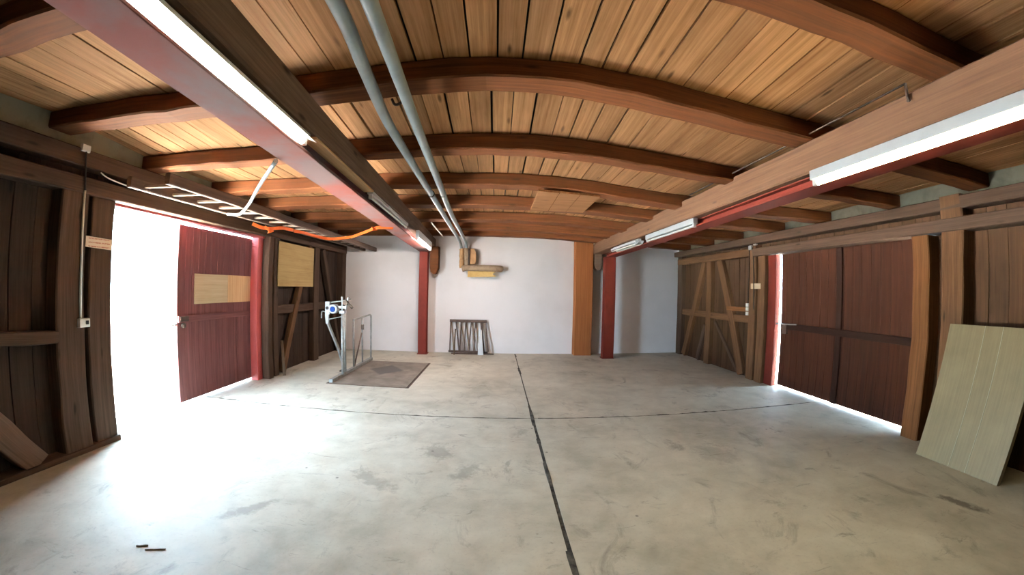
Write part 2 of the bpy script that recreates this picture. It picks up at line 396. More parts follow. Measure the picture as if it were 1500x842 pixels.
# back and front wall
m = MB(); o_ = .0
m.prism([(-4.2, 9.40-.126), (5.2, 9.40+.156), (5.2, 9.8), (-4.2, 9.8)], -.1, 3.2, lambda u, v, d: (u, v, d))
wb = struct(m.build('wall_back', M['plaster']), 'white plastered rear wall', 'wall')
m = MB()
for k in range(48): m.box(-4.3+k*.2, -4.3+k*.2+.196, YF-.05, YF-.02, 0, 3.2, .003, axis=2)
m.box(-4.3, 5.3, YF-.2, YF-.055, -.1, 3.2); struct(m.build('wall_front', M['infill']), 'dark boarded wall at the front end', 'wall')

# ------------------------------------------------------------------ ceiling joists (old, bowed) and boards
JD = [  # near face y, width, profile of the underside (x, z)
 (1.13, .20, [(-3.9, 2.84), (-2.6, 2.86), (-2.1, 2.88), (-1, 2.92), (0, 2.945), (.7, 2.925), (1.39, 2.88), (2.2, 2.81), (4.9, 2.70)]),
 (2.22, .22, [(-3.9, 2.88), (-3.69, 2.878), (-2.15, 2.836), (-1.14, 2.856), (-.81, 2.888), (-.27, 2.943), (.056, 2.955), (.6, 2.922), (1.19, 2.832), (2.13, 2.745), (3.3, 2.725), (4.9, 2.705)]),
 (3.27, .18, [(-3.9, 2.79), (-2.17, 2.778), (-1.24, 2.79), (-.6, 2.82), (-.16, 2.836), (.34, 2.835), (.8, 2.81), (1.27, 2.766), (2.1, 2.70), (3.3, 2.69), (4.9, 2.685)]),
 (4.42, .22, [(-3.9, 2.79), (-2.26, 2.78), (-1.24, 2.812), (-.475, 2.817), (.3, 2.825), (.75, 2.81), (1.15, 2.778), (2.13, 2.68), (3.3, 2.67), (4.9, 2.665)]),
 (5.42, .28, [(-3.9, 2.78), (-1.2, 2.79), (0, 2.80), (1.2, 2.77), (2.2, 2.69), (4.9, 2.67)]),
 (6.63, .30, [(-3.9, 2.78), (-1.2, 2.79), (0, 2.80), (1.2, 2.78), (2.2, 2.70), (4.9, 2.67)]),
 (7.75, .26, [(-3.9, 2.80), (-1.2, 2.81), (0, 2.81), (1.2, 2.79), (2.2, 2.72), (4.9, 2.67)]),
 (8.85, .24, [(-3.9, 2.81), (-1.2, 2.83), (0, 2.83), (1.2, 2.82), (2.2, 2.75), (4.9, 2.67)]),
]
HJ = .15
def prof(p, x):
    if x <= p[0][0]: return p[0][1]
    for (a, za), (b, zb) in zip(p, p[1:]):
        if x <= b:
            t = (x-a)/(b-a); return za + (zb-za)*t
    return p[-1][1]
def sprof(p, x): return sum(prof(p, x+d) for d in (-.3, -.15, 0, .15, .3))/5
order = ['nearest bowed timber joist at the top of the picture', 'large arched timber joist, second from the camera', 'arched timber joist, third from the camera',
         'timber joist, fourth from the camera, before the square hatch', 'timber joist, fifth from the camera, behind the square hatch', 'timber joist, sixth from the camera', 'timber joist, seventh from the camera', 'rearmost timber joist lying above the white back wall']
for i, (y, w, p) in enumerate(JD):
    m = MB(); pts = []
    n = 44
    for k in range(n+1):
        x = -3.89 + (4.86+3.89)*k/n
        pts.append((x, y+w/2+.012*math.sin(x*1.1+i*2.), sprof(p, x)+HJ/2))
    m.beam(pts, w, HJ, ch=.012, jit=.004)
    o = m.build('ceiling_joist', M['joist'], loc=(0, y+w/2, 2.9))
    tag(o, order[i], 'joist', 'ceiling joists')

m = MB()
ysec = [YF] + [y+w*.5 for y, w, p in JD] + [9.75]
def zc(k, x):   # underside of the boards over joist number k
    k = max(0, min(len(JD)-1, k)); return sprof(JD[k][2], x) + HJ
x = -3.95; edges = [x]
while x < 4.85:
    x += random.uniform(.15, .20); edges.append(min(x, 4.95))
for s in range(len(ysec)-1):
    off = random.uniform(-.06, .06) if s % 2 else 0
    for a, b in zip(edges, edges[1:]):
        a2, b2 = a+off+.003, b+off-.003-random.choice((.002, .004, .007, .012))
        y0, y1 = ysec[s], ysec[s+1]; k0, k1 = s-1, s
        xm = (a2+b2)/2; d = random.uniform(0, .004); tl = random.uniform(-.003, .003)
        rings = []
        for t in (0, .5, 1):
            yy = y0+(y1-y0)*t
            if s == 0: za, zb_ = zc(0, a2), zc(0, b2)
            else:
                za = zc(k0, a2)*(1-t)+zc(k1, a2)*t; zb_ = zc(k0, b2)*(1-t)+zc(k1, b2)*t
            rings.append([(a2, yy, za+d-tl), (b2, yy, zb_+d+tl), (b2, yy, zb_+d+.025), (a2, yy, za+d+.025)])
        m.sweep(rings)
ce = struct(m.build('ceiling', M['ceil']), 'brown board ceiling between the joists', 'ceiling')
m = MB(); m.box(-4.3, 5.2, YF-.2, 9.8, 3.2, 3.25); m.build('loft_light_block', M['void'], ce)  # added dark sheet, keeps sky light out of the board gaps

# ------------------------------------------------------------------ girders, steel beams and posts
def lx(y): return -1.10-.047*y            # right face of the left timber girder
def lsx(y): return -1.375-.0555*y         # left edge of the left steel flange
m = MB(); m.beam([(lx(y)-.12, y, 2.682+.004*math.sin(y*2)) for y in [YF+i*(9.30-YF)/24 for i in range(25)]],   .24, .215, ch=.014, jit=.004)
tag(m.build('timber_girder', M['girderd'], loc=(-1.5, 3, 2.7)), 'long dark timber girder above the red beam, left of the two pipes', 'girder')
def rx(y): return 2.235+.012*y            # left face of the right timber girder
m = MB(); m.beam([(rx(y)+.13, y, 2.628+.004*math.sin(y*1.6)) for y in [YF+i*(9.45-YF)/24 for i in range(25)]], .26, .245, ch=.014, jit=.004)
tag(m.build('timber_girder', M['girder'], loc=(2.4, 3, 2.64)), 'long brown timber girder above the darker red beam, right side of the ceiling', 'girder')
def ibeam(m, c0, c1, w, z0, z1, wt=.14):
    """steel beam: broad lower flange, web and narrow upper flange"""
    a, b = V(c0), V(c1)
    m.beam([(a.x, a.y, z0+.009), (b.x, b.y, z0+.009)], w, .018, ch=.003, seg=10)
    m.beam([(a.x, a.y, (z0+z1)/2), (b.x, b.y, (z0+z1)/2)], .014, z1-z0-.03, ch=.001, seg=10)
    m.beam([(a.x, a.y, z1-.006), (b.x, b.y, z1-.006)], wt, .012, ch=.002, seg=10)
m = MB(); ibeam(m, (lsx(YF)+.125, YF, 0), (lsx(9.20)+.125, 9.20, 0), .25, 2.44, 2.568)
tag(m.build('steel_beam', M['greyed'], loc=(-1.5, 3, 2.5)), 'dusty red steel beam carrying the left girder, bright lamps beside it', 'beam')
def rsx(y): return 2.40+.042*y            # right edge of the right steel flange
m = MB(); ibeam(m, (rsx(YF)-.11, YF, 0), (rsx(9.1)-.11, 9.1, 0), .22, 2.40, 2.50, .12)
tag(m.build('steel_beam', M['redd'], loc=(2.5, 3, 2.45)), 'brown red steel beam under the right girder', 'beam')
def hpost(name, cx, cy, w, d, z1, mat, label):
    t = thing(name, (cx, cy, 0), label, 'post')
    b = MB(); b.box(cx-w/2, cx+w/2, cy-d/2, cy-d/2+.014, 0.012, z1, .002); b.box(cx-w/2, cx+w/2, cy+d/2-.014, cy+d/2, 0.012, z1, .002)
    b.box(cx-.007, cx+.007, cy-d/2+.014, cy+d/2-.014, 0.012, z1, .001); b.box(cx-w/2, cx-w/2+.012, cy-d/2+.014, cy+d/2-.014, .012, z1, .001); b.build('shaft', mat, t)
    b = MB(); b.box(cx-w/2-.02, cx+w/2+.02, cy-d/2-.02, cy+d/2+.02, 0, .012, .002); b.build('foot_plate', mat, t)
    return t
hpost('steel_post', -1.765, 9.10, .20, .2, 2.44, M['red'], 'red steel post standing under the left beam by the white wall')
hpost('steel_post', 2.655, 8.86, .26, .2, 2.40, M['redd'], 'dark red steel post right of the orange brown timber pillar')
m = MB(); m.box(1.905, 2.345, 9.20, yb(2.1)+.01, 0, 2.84, .01, .002, axis=2)
tag(m.build('timber_pillar', M['pillar'], loc=(2.12, 9.3, 0)), 'broad orange brown timber pillar against the white back wall', 'pillar')
# brackets hanging at the ends of the girders
def bracket(x0, x1, y0, y1, ztop, zbot, mat, label):
    m = MB(); xm = (x0+x1)/2
    out = [(x0, ztop), (x0, zbot+.16), (x0+.02, zbot+.06), (xm-.01, zbot), (xm+.05, zbot+.02), (x1, zbot+.15), (x1, ztop)]
    m.prism(out, y0, y1, lambda u, v, d: (u, d, v))
    tag(m.build('corbel', mat, loc=(xm, (y0+y1)/2, zbot)), label, 'corbel')
bracket(-1.62, -1.42, 9.06, 9.3, 2.575, 1.91, M['joist'], 'hanging brown timber corbel right of the red post under the left girder')
bracket(2.37, 2.56, 9.18, 9.44, 2.51, 2.10, M['girderd'], 'short grey timber corbel between orange pillar and dark red post')

# ------------------------------------------------------------------ fluorescent lamps
def lamp(p0, p1, kind, lit, label, mat=None):
    """batten lamp between two points (centres of the top face); kind: 'batten', 'reflector', 'twin'"""
    a, b = V(p0), V(p1); d = (b-a).normalized(); s = d.cross(V((0, 0, 1))).normalized(); L = (b-a).length
    c = (a+b)/2
    t = thing('fluorescent_lamp', c, label, 'lamp', 'fluorescent ceiling lamps')
    at = lambda u, v, w: a + d*u + s*v + V((0, 0, w))
    hh = {'tall': .07, 'drop': .13}.get(kind, .04)
    m = MB(); m.beam([at(0, 0, -hh/2), at(L, 0, -hh/2)], .06, hh, ch=.004); m.build('housing', M['white'], t)
    if kind == 'reflector':
        m = MB()
        m.sweep([[at(u, -.078, -.062), at(u, -.03, -.042), at(u, .03, -.042), at(u, .078, -.062), at(u, .078, -.058), at(u, .03, -.0405), at(u, -.03, -.0405), at(u, -.078, -.058)] for u in (.0, L)])
        m.build('reflector', M['white'], t)  # wings added to widen the lit lamp, imitating its glare bloom
    off = [0] if kind != 'twin' else [-.05, .05]
    zt = -hh-.024
    for v in off:
        if kind == 'twin':
            m = MB(); m.beam([at(0, v, -.045), at(L, v, -.045)], .05, .03, ch=.004); m.build('housing', M['white'], t)
        m = MB(); m.tube([at(.05+(L-.1)*i/8, v, zt-(.02 if kind == 'twin' else 0)) for i in range(9)], .021 if lit else .014, 12)
        m.build('tube', (mat or M['tube']) if lit else M['tubeoff'], t)
        for u in (.03, L-.03):
            m = MB(); m.beam([at(u-.02, v, zt+.006), at(u+.02, v, zt+.006)], .034, .05, ch=.004); m.build('lamp_holder', M['white'], t)
    return t
lamp((lx(.45)-.075, .45, 2.570), (lx(2.25)-.06, 2.25, 2.570), 'reflector', True, 'long glowing tube lamp nearest the camera on the left girder')
lamp((lx(3.75)-.045, 3.75, 2.570), (lx(5.75)-.045, 5.75, 2.570), 'batten', False, 'unlit tube lamp in the middle of the left girder')
lamp((lx(6.45)+.02, 6.45, 2.570), (lx(8.2)+.02, 8.2, 2.570), 'drop', True, 'small glowing lamp at the far end of the left girder', M['tuben'])
lamp((rx(.4)-.01, .4, 2.502), (rx(2.22)-.01, 2.22, 2.502), 'tall', True, 'long glowing lamp with white reflector on the right girder', M['tubew'])
lamp((rx(4.2)+.06, 4.2, 2.502), (rx(5.8)+.06, 5.8, 2.502), 'tall', False, 'unlit white lamp halfway along the right girder')
lamp((rx(6.2)+.08, 6.2, 2.502), (rx(7.7)+.08, 7.7, 2.502), 'twin', False, 'unlit twin tube lamp at the far end of the right girder')

# ------------------------------------------------------------------ heating pipes with lagging
def pipe(pts, lagpts, label, clampys):
    t = thing('heating_pipe', pts[0], label, 'pipe', 'grey pipes under the ceiling')
    m = MB(); m.tube(smooth_path(pts, 6), .036, 16); m.build('pipe', M['pipe'], t)
    return t
pl = pipe([(-.69, YF+.02, 2.76), (-.70, .2, 2.76), (-.70, 1.3, 2.76), (-.742, 1.8, 2.76), (-.80, 2.45, 2.757), (-.82, 3.1, 2.755), (-.858, 5.2, 2.75), (-.90, 7.4, 2.74), (-.91, 8.6, 2.72), (-.90, 9.05, 2.66), (-.885, 9.2, 2.54), (-.87, 9.2, 2.30), (-.865, 9.2, 2.13)], None, 'grey painted pipe running under the ceiling, left of the pair', ())
pr = pipe([(-.535, YF+.02, 2.76), (-.54, .2, 2.76), (-.56, 1.4, 2.76), (-.61, 2.58, 2.757), (-.665, 3.95, 2.753), (-.74, 5.8, 2.745), (-.77, 7.6, 2.74), (-.775, 8.6, 2.72), (-.77, 9.06, 2.68), (-.765, 9.2, 2.56), (-.76, 9.2, 2.30), (-.755, 9.2, 2.13)], None, 'grey painted pipe running under the ceiling, right of the pair', ())
def lag(parent, name, mat, pts, r, jit=.006):
    m = MB(); pts = [V(p) for p in pts]
    ps = [pts[0].lerp(pts[-1], i/10) + V((random.uniform(-jit, jit), random.uniform(-jit, jit), random.uniform(-jit, jit))*1) for i in range(11)] if len(pts) == 2 else pts
    m.tube(ps, r, 14); return m.build(name, mat, parent)
lag(pl, 'lagging', M['wrap'], [(-.875, 9.2, 2.54), (-.865, 9.2, 2.09)], .060)
lag(pr, 'lagging', M['wrapg'], [(-.762, 9.2, 2.56), (-.755, 9.2, 2.10)], .060)
m = MB(); m.beam([(-.70, 9.165, 2.55), (-.70, 9.165, 2.13)], .035, .02, up=(0, 1, 0)); m.build('dark_tape', M['dark'], pr)
m = MB(); m.prism([(-.68, 2.55), (-.59, 2.55), (-.55, 2.50), (-.53, 2.42), (-.53, 2.24), (-.56, 2.185), (-.68, 2.165)], 9.20, 9.30, lambda u, v, d: (u, d, v)); m.build('insulation_piece', M['wrap'], pr)
lag(pr, 'stub_lagging', M['wrapg'], [(-.86, 9.19, 2.06), (-.75, 9.19, 2.09), (-.68, 9.2, 2.085), (-.4, 9.2, 2.085), (0.0, 9.2, 2.085), (.05, 9.22, 2.085), (.08, 9.27, 2.08)], .078)
m = MB(); m.prism([(-.72, 2.04), (-.72, 1.865), (-.035, 1.885), (-.06, 1.92), (-.12, 1.935), (-.09, 1.98), (.0, 2.03)], 9.215, 9.255, lambda u, v, d: (u, d, v)); m.build('foam_strip', M['foam'], pr, )
for (px, py, pp) in ((-.845, 4.63, pl), (-.705, 4.63, pr), (-.915, 7.9, pl), (-.775, 7.9, pr)):
    m = MB(); m.tube([(px+.04*math.cos(a), py, 2.752+.04*math.sin(a)) for a in [math.pi*(-.95+i*1.9/16) for i in range(17)]], .006, 6); m.tube([(px, py, 2.785), (px, py, 2.80)], .006, 6)
    m.build('pipe_clamp', M['dark'], pp)

# ------------------------------------------------------------------ small things on the ceiling
t = thing('ceiling_hatch', (.85, 5.0, 2.765), 'square board hatch nailed under the ceiling joists', 'hatch')
for k in range(3):
    m = MB(); x0 = .455+k*.262
    m.prism([(x0+.002, 4.40+.15*(x0-.45)), (x0+.258, 4.40+.15*(x0-.19)), (x0+.262, 5.54), (x0+.004, 5.53)], 2.755-.0*k, 2.78, lambda u, v, d: (u, v, d)); m.build('board', M['hatch'], t)
for y_ in (4.62, 5.36):
    m = MB(); m.box(.47, 1.23, y_, y_+.05, 2.782, 2.80); m.build('batten', M['joist'], t)
m = MB(); m.tube([(-1.19, 6.66, 2.74), (-1.245, 8.6, 2.74)], .012, 8)
tag(m.build('conduit', M['whitep'], loc=(-1.2, 7.6, 2.74)), 'thin white conduit under the joists beside the far end of the left pipe', 'conduit')
t = thing('junction_box', (2.62, 8.83, 2.74), 'small white junction box above the far end of the right girder', 'junction box')
m = MB(); m.box(2.60, 2.72, 8.80, 8.85, 2.83, 2.93, .006); m.build('box', M['whitep'], t)
m = MB(); m.tube([(2.66, 8.83, 2.83), (2.60, 8.84, 2.78)], .008, 6); m.build('cable', M['rubber'], t)
# rod and hook lying on the right girder
m = MB(); m.tube([(rx(1.40)-.012, 1.40, 2.80), (rx(2.6)-.012, 2.6, 2.782), (rx(4.2)-.012, 4.2, 2.775)], .007, 8)
m.tube([(rx(1.4)-.014, 1.40, 2.80), (rx(1.4)-.016, 1.40, 2.72), (rx(1.4)-.02, 1.39, 2.69), (rx(1.4)-.035, 1.39, 2.685)], .009, 8)
tag(m.build('iron_rod', M['dark'], loc=(rx(2.5), 2.5, 2.79)), 'thin iron rod with a bent hook along the top of the right girder', 'rod')

# ------------------------------------------------------------------ left door
d1 = MB()
yy = 4.12
while yy < 5.82:
    d1.box(-4.125, -4.085, yy+.001, min(yy+.13, 5.83)-.001, .03, 2.328, .003, axis=2); yy += .13
d1 = struct(d1.build('door_1', M['doorl'], loc=(-4.1, 4.9, 0)), 'dark red sliding door leaf half closing the left doorway', 'door')
part(d1, 'rail', M['doorl'], lambda b: b.box(-4.09, -4.06, 4.13, 5.72, 1.07, 1.155, .004))
part(d1, 'stile', M['doorl'], lambda b: b.box(-4.09, -4.07, 5.36, 5.40, .06, 1.07, .003))
part(d1, 'plywood_patch', M['ply'], lambda b: b.box(-4.085, -4.074, 4.43, 5.14, 1.30, 1.71, .002), 'pale plywood patch')
part(d1, 'plywood_patch', M['plyw'], lambda b: b.box(-4.085, -4.074, 5.145, 5.72, 1.30, 1.71, .002, axis=2), 'warm yellow plywood patch')
lk = part(d1, 'lock_case', M['dark'], lambda b: b.box(-4.088, -4.05, 4.15, 4.30, 1.085, 1.15, .004), 'dark iron lock case')
mm = MB(); mm.lathe([(.034, -4.088), (.034, -4.055), (.018, -4.045), (.0001, -4.045)], (0, 4.22, 1.03), 16, 'x'); mm.build('key_plate', M['dark'], lk)
part(d1, 'bolt', M['dark'], lambda b: b.tube([(-4.10, 4.03, 1.045), (-4.10, 4.15, 1.045)], .012, 8))
struct_frame = MB()
struct_frame.box(-4.06, -3.93, 5.70, 5.84, 0, 2.375, .004); struct_frame.box(-4.06, -3.90, 2.93, 5.84, 2.345, 2.375, .003); 
struct(struct_frame.build('trim_1', M['frame_red'], loc=(-4, 5.75, 0)), 'bright red steel frame beside the left door', 'door frame')

# right door
d2 = MB(); yy = 3.04
while yy < 5.64:
    y1 = min(yy+.155, 5.652); d2.box(4.905, 4.935, yy+.001, y1-.001, .028, 2.42, .003, axis=2); yy += .155
d2 = struct(d2.build('door_2', M['doorr'], loc=(4.92, 4.3, 0)), 'closed red brown wooden door in the right wall', 'door')
part(d2, 'rail', M['doorrail'], lambda b: b.box(4.87, 4.907, 3.05, 5.62, 1.02, 1.12, .004))
part(d2, 'stile', M['doorrail'], lambda b: b.box(4.872, 4.907, 4.30, 4.40, .03, 2.30, .004))
lt = part(d2, 'latch', M['dark'], lambda b: b.box(4.86, 4.905, 5.46, 5.61, .94, 1.09, .004))
mm = MB(); mm.tube([(4.84, 5.75, 1.10), (4.845, 5.5, 1.10), (4.845, 5.20, 1.12)], .010, 8); mm.build('bolt', M['steel'], lt)

# ------------------------------------------------------------------ things on the left wall
m = MB(); m.prism([(2.615, 1.895), (2.905, 1.885), (2.907, 1.985), (2.617, 1.995)], -3.783, -3.779, lambda u, v, d: (d, u, v))
o = m.build('notice', M['paper'], loc=(-3.78, 2.77, 1.94))
for f in o.data.polygons:
    for li in f.loop_indices:
        co = o.data.vertices[o.data.loops[li].vertex_index].co
        o.data.uv_layers[0].data[li].uv = ((co.y+.155)/.292, (co.z+.055)/.11)
tag(o, 'small beige paper notice with red lines on the post left of the open doorway', 'notice')
t = thing('light_switch', (-3.78, 2.60, 1.2), 'white light switch with a thin conduit on the post left of the doorway', 'switch')
m = MB(); m.box(-3.79, -3.745, 2.555, 2.655, 1.165, 1.245, .006); m.build('switch_box', M['whitep'], t)
m = MB(); m.box(-3.746, -3.738, 2.612, 2.640, 1.19, 1.225, .003); m.build('rocker', M['rubber'], t)
m = MB(); m.tube([(-3.78, 2.585, 1.245), (-3.775, 2.58, 1.8), (-3.775, 2.56, 2.40)], .011, 8); m.build('conduit', M['whitep'], t)
m = MB(); m.box(-3.80, -3.76, 2.475, 2.555, 2.745, 2.81, .006); m.build('junction_box', M['whitep'], t)
m = MB(); m.tube(smooth_path([(-3.77, 2.56, 2.40), (-3.765, 2.54, 2.55), (-3.77, 2.52, 2.75)], 4), .008, 8); m.build('cable', M['rubber'], t)
m = MB(); m.box(-3.811, -3.797, 6.13, 7.48, 1.555, 2.335, .002); 
tag(m.build('plywood_board', M['plyd'], loc=(-3.81, 6.8, 1.9)), 'pale plywood board fixed to the left wall behind the scale', 'board')
m = MB(); m.beam([(-3.70, 6.17, .0), (-3.80, 6.27, .60)], .05, .02); 
tag(m.build('wooden_stake', M['stick'], loc=(-3.74, 6.22, 0)), 'short pale stake leaning on the left wall beside the red frame', 'stake')

# ladder hung under the left joists
LZ = 2.50
t = thing('ladder', (-3.2, 6.0, LZ), 'long wooden ladder hung flat under the ceiling along the left wall', 'ladder')
part(t, 'rail', M['ladder'], lambda b: b.beam([(-2.93, 2.75, LZ), (-3.02, 9.20, LZ-.01)], .055, .10, jit=.003, seg=14))
part(t, 'rail', M['ladder'], lambda b: b.beam([(-3.42, 2.75, LZ), (-3.25, 9.05, LZ-.01)], .055, .10, jit=.003, seg=14))
for k in range(17):
    y = 2.92+k*.36; xr_ = -2.93-.09*(y-2.75)/6.45; xl_ = -3.42+.17*(y-2.75)/6.3
    part(t, 'rung', M['rung'], lambda b: b.beam([(xl_+.02, y, LZ-.012), (xr_-.02, y+.05, LZ-.012)], .03, .03, ch=.008))
t2 = thing('hanger_bar', (-1.6, 2.35, 2.40), 'bent white bar reaching from the red beam to the ladder', 'bar')
part(t2, 'bar', M['white'], lambda b: b.tube(smooth_path([(-1.515, 2.32, 2.424), (-1.99, 2.84, 2.405), (-2.44, 3.35, 2.385), (-2.70, 3.62, 2.372), (-2.80, 3.72, 2.37), (-2.92, 3.84, 2.372), (-3.05, 3.93, 2.385), (-3.2, 3.97, 2.40)], 5), .016, 10))
t = thing('orange_strap', (-2.4, 5.0, 2.4), 'orange webbing strap sagging from the ladder to the red beam', 'strap')
SP = [(-3.22, 5.60, 2.43), (-3.14, 5.75, 2.425), (-3.10, 6.05, 2.415), (-2.98, 6.33, 2.40), (-2.72, 6.2, 2.385), (-2.40, 6.0, 2.385), (-2.0, 5.57, 2.405), (-1.80, 5.36, 2.425), (-1.70, 5.30, 2.430), (-1.50, 5.32, 2.432)]
m = MB(); m.beam(smooth_path(SP, 6), .006, .05, up=(0, .35, 1)); m.build('webbing', M['strap'], t)
m = MB(); m.beam(smooth_path([(-3.50, 4.90, 2.44), (-3.42, 5.02, 2.40), (-3.36, 5.2, 2.41), (-3.28, 5.35, 2.44), (-3.2, 5.55, 2.435)], 4), .006, .05, up=(.3, .3, 1)); m.build('knot', M['strap'], t)
m = MB(); m.beam(smooth_path([(-3.40, 5.06, 2.42), (-3.35, 5.12, 2.37), (-3.44, 5.22, 2.36), (-3.40, 5.3, 2.40)], 4), .006, .04, up=(.3, .3, 1)); m.build('knot', M['strap'], t)
m = MB(); m.beam(smooth_path([(-1.78, 5.36, 2.425), (-1.82, 5.31, 2.425), (-1.79, 5.28, 2.40), (-1.74, 5.33, 2.41)], 4), .006, .035, up=(.3, .3, 1)); m.build('knot', M['strap'], t)
m = MB(); m.tube(smooth_path([(-3.77, 2.70, 2.60), (-3.765, 2.77, 2.569), (-3.763, 2.92, 2.55), (-3.762, 3.22, 2.535), (-3.762, 3.73, 2.533), (-3.762, 4.7, 2.535)], 4), .007, 8)
tag(m.build('cable', M['whitep'], loc=(-3.76, 3.5, 2.54)), 'thin pale cable along the timber above the open doorway', 'cable')
m = MB(); m.beam([(lx(2.28)-.05, 2.28, 2.553), (lx(3.72)-.05, 3.72, 2.553)], .105, .018, ch=.003, seg=6)
tag(m.build('cover_board', M['plyw'], loc=(lx(3)-.05, 3, 2.55)), 'pale board under the left girder between the glowing and the unlit lamp', 'board')
m = MB(); m.tube(smooth_path([(-.64, 2.30, 2.90), (-.64, 2.30, 2.82), (-.66, 2.29, 2.775), (-.69, 2.28, 2.765), (-.71, 2.27, 2.80)], 4), .009, 8)
tag(m.build('iron_hook', M['dark'], loc=(-.65, 2.3, 2.85)), 'dark iron hook under the large arched joist between the two pipes', 'hook')

# ------------------------------------------------------------------ right wall things
t = thing('socket_strip', (4.72, 6.38, 1.2), 'white sockets one above the other on the right wall post', 'socket')
for z in (1.20, 1.285, 1.36):
    m = MB(); m.box(4.70, 4.725, 6.345, 6.425, z, z+.065, .006); sk = m.build('socket', M['whitep'], t)
t = thing('wall_card', (4.70, 6.15, 1.75), 'small blank beige card on the post left of the right door', 'card')
m = MB(); m.box(4.708, 4.715, 6.0, 6.29, 1.70, 1.80, .001); m.build('sheet', M['card'], t)
t = thing('junction_box', (4.70, 6.26, 2.50), 'pair of white junction boxes at the top of the right wall post', 'junction box')
for y, z in ((6.30, 2.43), (6.15, 2.50)):
    m = MB(); m.box(4.68, 4.72, y-.05, y+.03, z, z+.08, .006); m.build('box', M['whitep'], t)
m = MB(); m.tube([(4.705, 6.33, 2.43), (4.70, 6.36, 1.43)], .010, 8); m.build('conduit', M['dark'], t)
m = MB(); m.tube([(4.70, 6.24, 2.47), (4.695, 6.20, 2.3), (4.70, 6.18, 1.40), (4.69, 6.16, 1.32)], .008, 8); m.build('cable', M['rubber'], t)

# leaning panel
t = thing('leaning_panel', (4.3, 2.2, 0), 'large grey panel with two seams leaning on the right wall', 'panel')
def pp(u, v, d):   # u along the foot (from far to near), v up the slope, d out of the face
    b = V((4.281, 2.582, 0)) + V((-.012, -.80, 0))*u; tp = V((4.63, 2.565, 1.335)) + V((0, -.82, .01))*u
    n = V((-1, .01, .26)).normalized(); return b.lerp(tp, v) + n*d
def strip(u0, u1, d0, d1, name, mat, v0=0., v1=1.):
    m = MB(); m.sweep([[pp(u0, v, d0), pp(u1, v, d0), pp(u1, v, d1), pp(u0, v, d1)] for v in (v0, .33, .66, v1)])
    return m.build(name, mat, t)
strip(0, .4345, -.02, .02, 'board', M['panel']); strip(.4365, .6345, -.02, .02, 'board', M['panel']); strip(.6365, .90, -.02, .02, 'board', M['panel'])
for u_ in (.4355, .6355): strip(u_-.003, u_+.003, .019, .024, 'seam_strip', M['seam'])
strip(.902, 1.0, -.024, .030, 'edge_strip', M['panel']); strip(0.01, .99, -.035, -.021, 'back_sheet', M['dark'], .01, .99)

# ------------------------------------------------------------------ platform scale
t = thing('platform_scale', (-2.07, 6.9, 0), 'old platform scale with galvanised frame and weighing beam', 'scale')
m = MB(); m.box(SX0+.035, SX1-.035, SY0+.012, SY1-.012, -.03, .006, .003); pl_ = m.build('platform', M['plate'], t)
pl_.data.transform(Matrix.Translation((0, 0, 0)))
m = MB(); m.box(SX0, SX0+.022, SY0, SY1, -.06, .006, .002); m.box(SX1-.022, SX1, SY0, SY1, -.06, .006, .002); m.box(SX0+.022, SX1-.022, SY0, SY0+.01, -.06, .006, .002); m.box(SX0+.022, SX1-.022, SY1-.01, SY1, -.06, .006, .002)
m.build('pit_frame', M['rust'], t)
S = M['steel']
m = MB(); m.box(-2.73, -2.665, 5.92, 8.04, .006, .06, .004); m.build('base_channel', S, t)
def tubep(name, pts, r, mat=S, n=12): 
    m = MB(); m.tube(pts, r, n); return m.build(name, mat, t)
tubep('column', [(-2.652, 6.345, .05), (-2.652, 6.345, 1.12)], .026)
tubep('column', [(-2.70, 6.56, .05), (-2.70, 6.56, 1.10)], .024)
# gate frame
cx_ = -2.70
gp = [(cx_, 7.0, .06), (cx_, 7.0, .95)]
tubep('gate_post', gp, .020)
tubep('gate_post', [(cx_, 7.48, .06), (cx_, 7.48, .985)], .017)
tubep('gate_frame', smooth_path([(cx_, 6.98, .95), (cx_, 7.3, .965), (cx_, 7.9, .985), (cx_, 7.98, .975), (cx_, 8.02, .92), (cx_, 8.02, .5), (cx_, 8.02, .06)], 6), .018)
tubep('gate_brace', [(cx_, 7.03, .07), (cx_+.01, 7.42, .66)], .014, M['rust'])
m = MB(); m.box(cx_-.02, cx_+.03, 7.46, 7.50, .72, .82, .006); m.build('gate_latch', M['dark'], t)
# head with weighing beam
m = MB(); m.prism([(-2.975, 1.31), (-2.895, 1.31), (-2.895, 1.10), (-2.915, 1.08), (-2.915, .93), (-2.96, .93), (-2.975, 1.06)], 6.33, 6.37, lambda u, v, d: (u, d, v)); hd = m.build('head_plate', M['headw'], t)
m = MB(); m.lathe([(.03, 6.322), (.03, 6.331)], (-2.935, 0, 1.20), 14, 'y'); m.build('plate_hole', M['rubber'], hd)
m = MB(); m.beam([(-2.935, 6.35, .95), (-2.86, 6.62, .48), (-2.80, 6.80, .03)], .045, .045, ch=.006); m.build('leg', S, t)
m = MB(); m.box(-2.90, -2.73, 6.76, 6.90, .0, .02, .003); m.build('foot', M['dark'], t)
tubep('beam_rod', [(-2.90, 6.345, 1.295), (-2.70, 6.345, 1.325), (-2.50, 6.345, 1.365)], .011)
tubep('tie_rod', [(-2.93, 6.345, 1.0), (-2.65, 6.345, 1.065)], .009)
m = MB(); m.lathe([(.0001, 6.285), (.078, 6.285), (.082, 6.295), (.082, 6.385), (.07, 6.40), (.0001, 6.40)], (-2.81, 0, 1.19), 22, 'y'); dl = m.build('dial', M['headw'], t)
m = MB(); m.lathe([(.0001, 6.276), (.046, 6.276), (.050, 6.284)], (-2.815, 0, 1.185), 20, 'y'); m.build('dial_glass', M['blue'], dl)
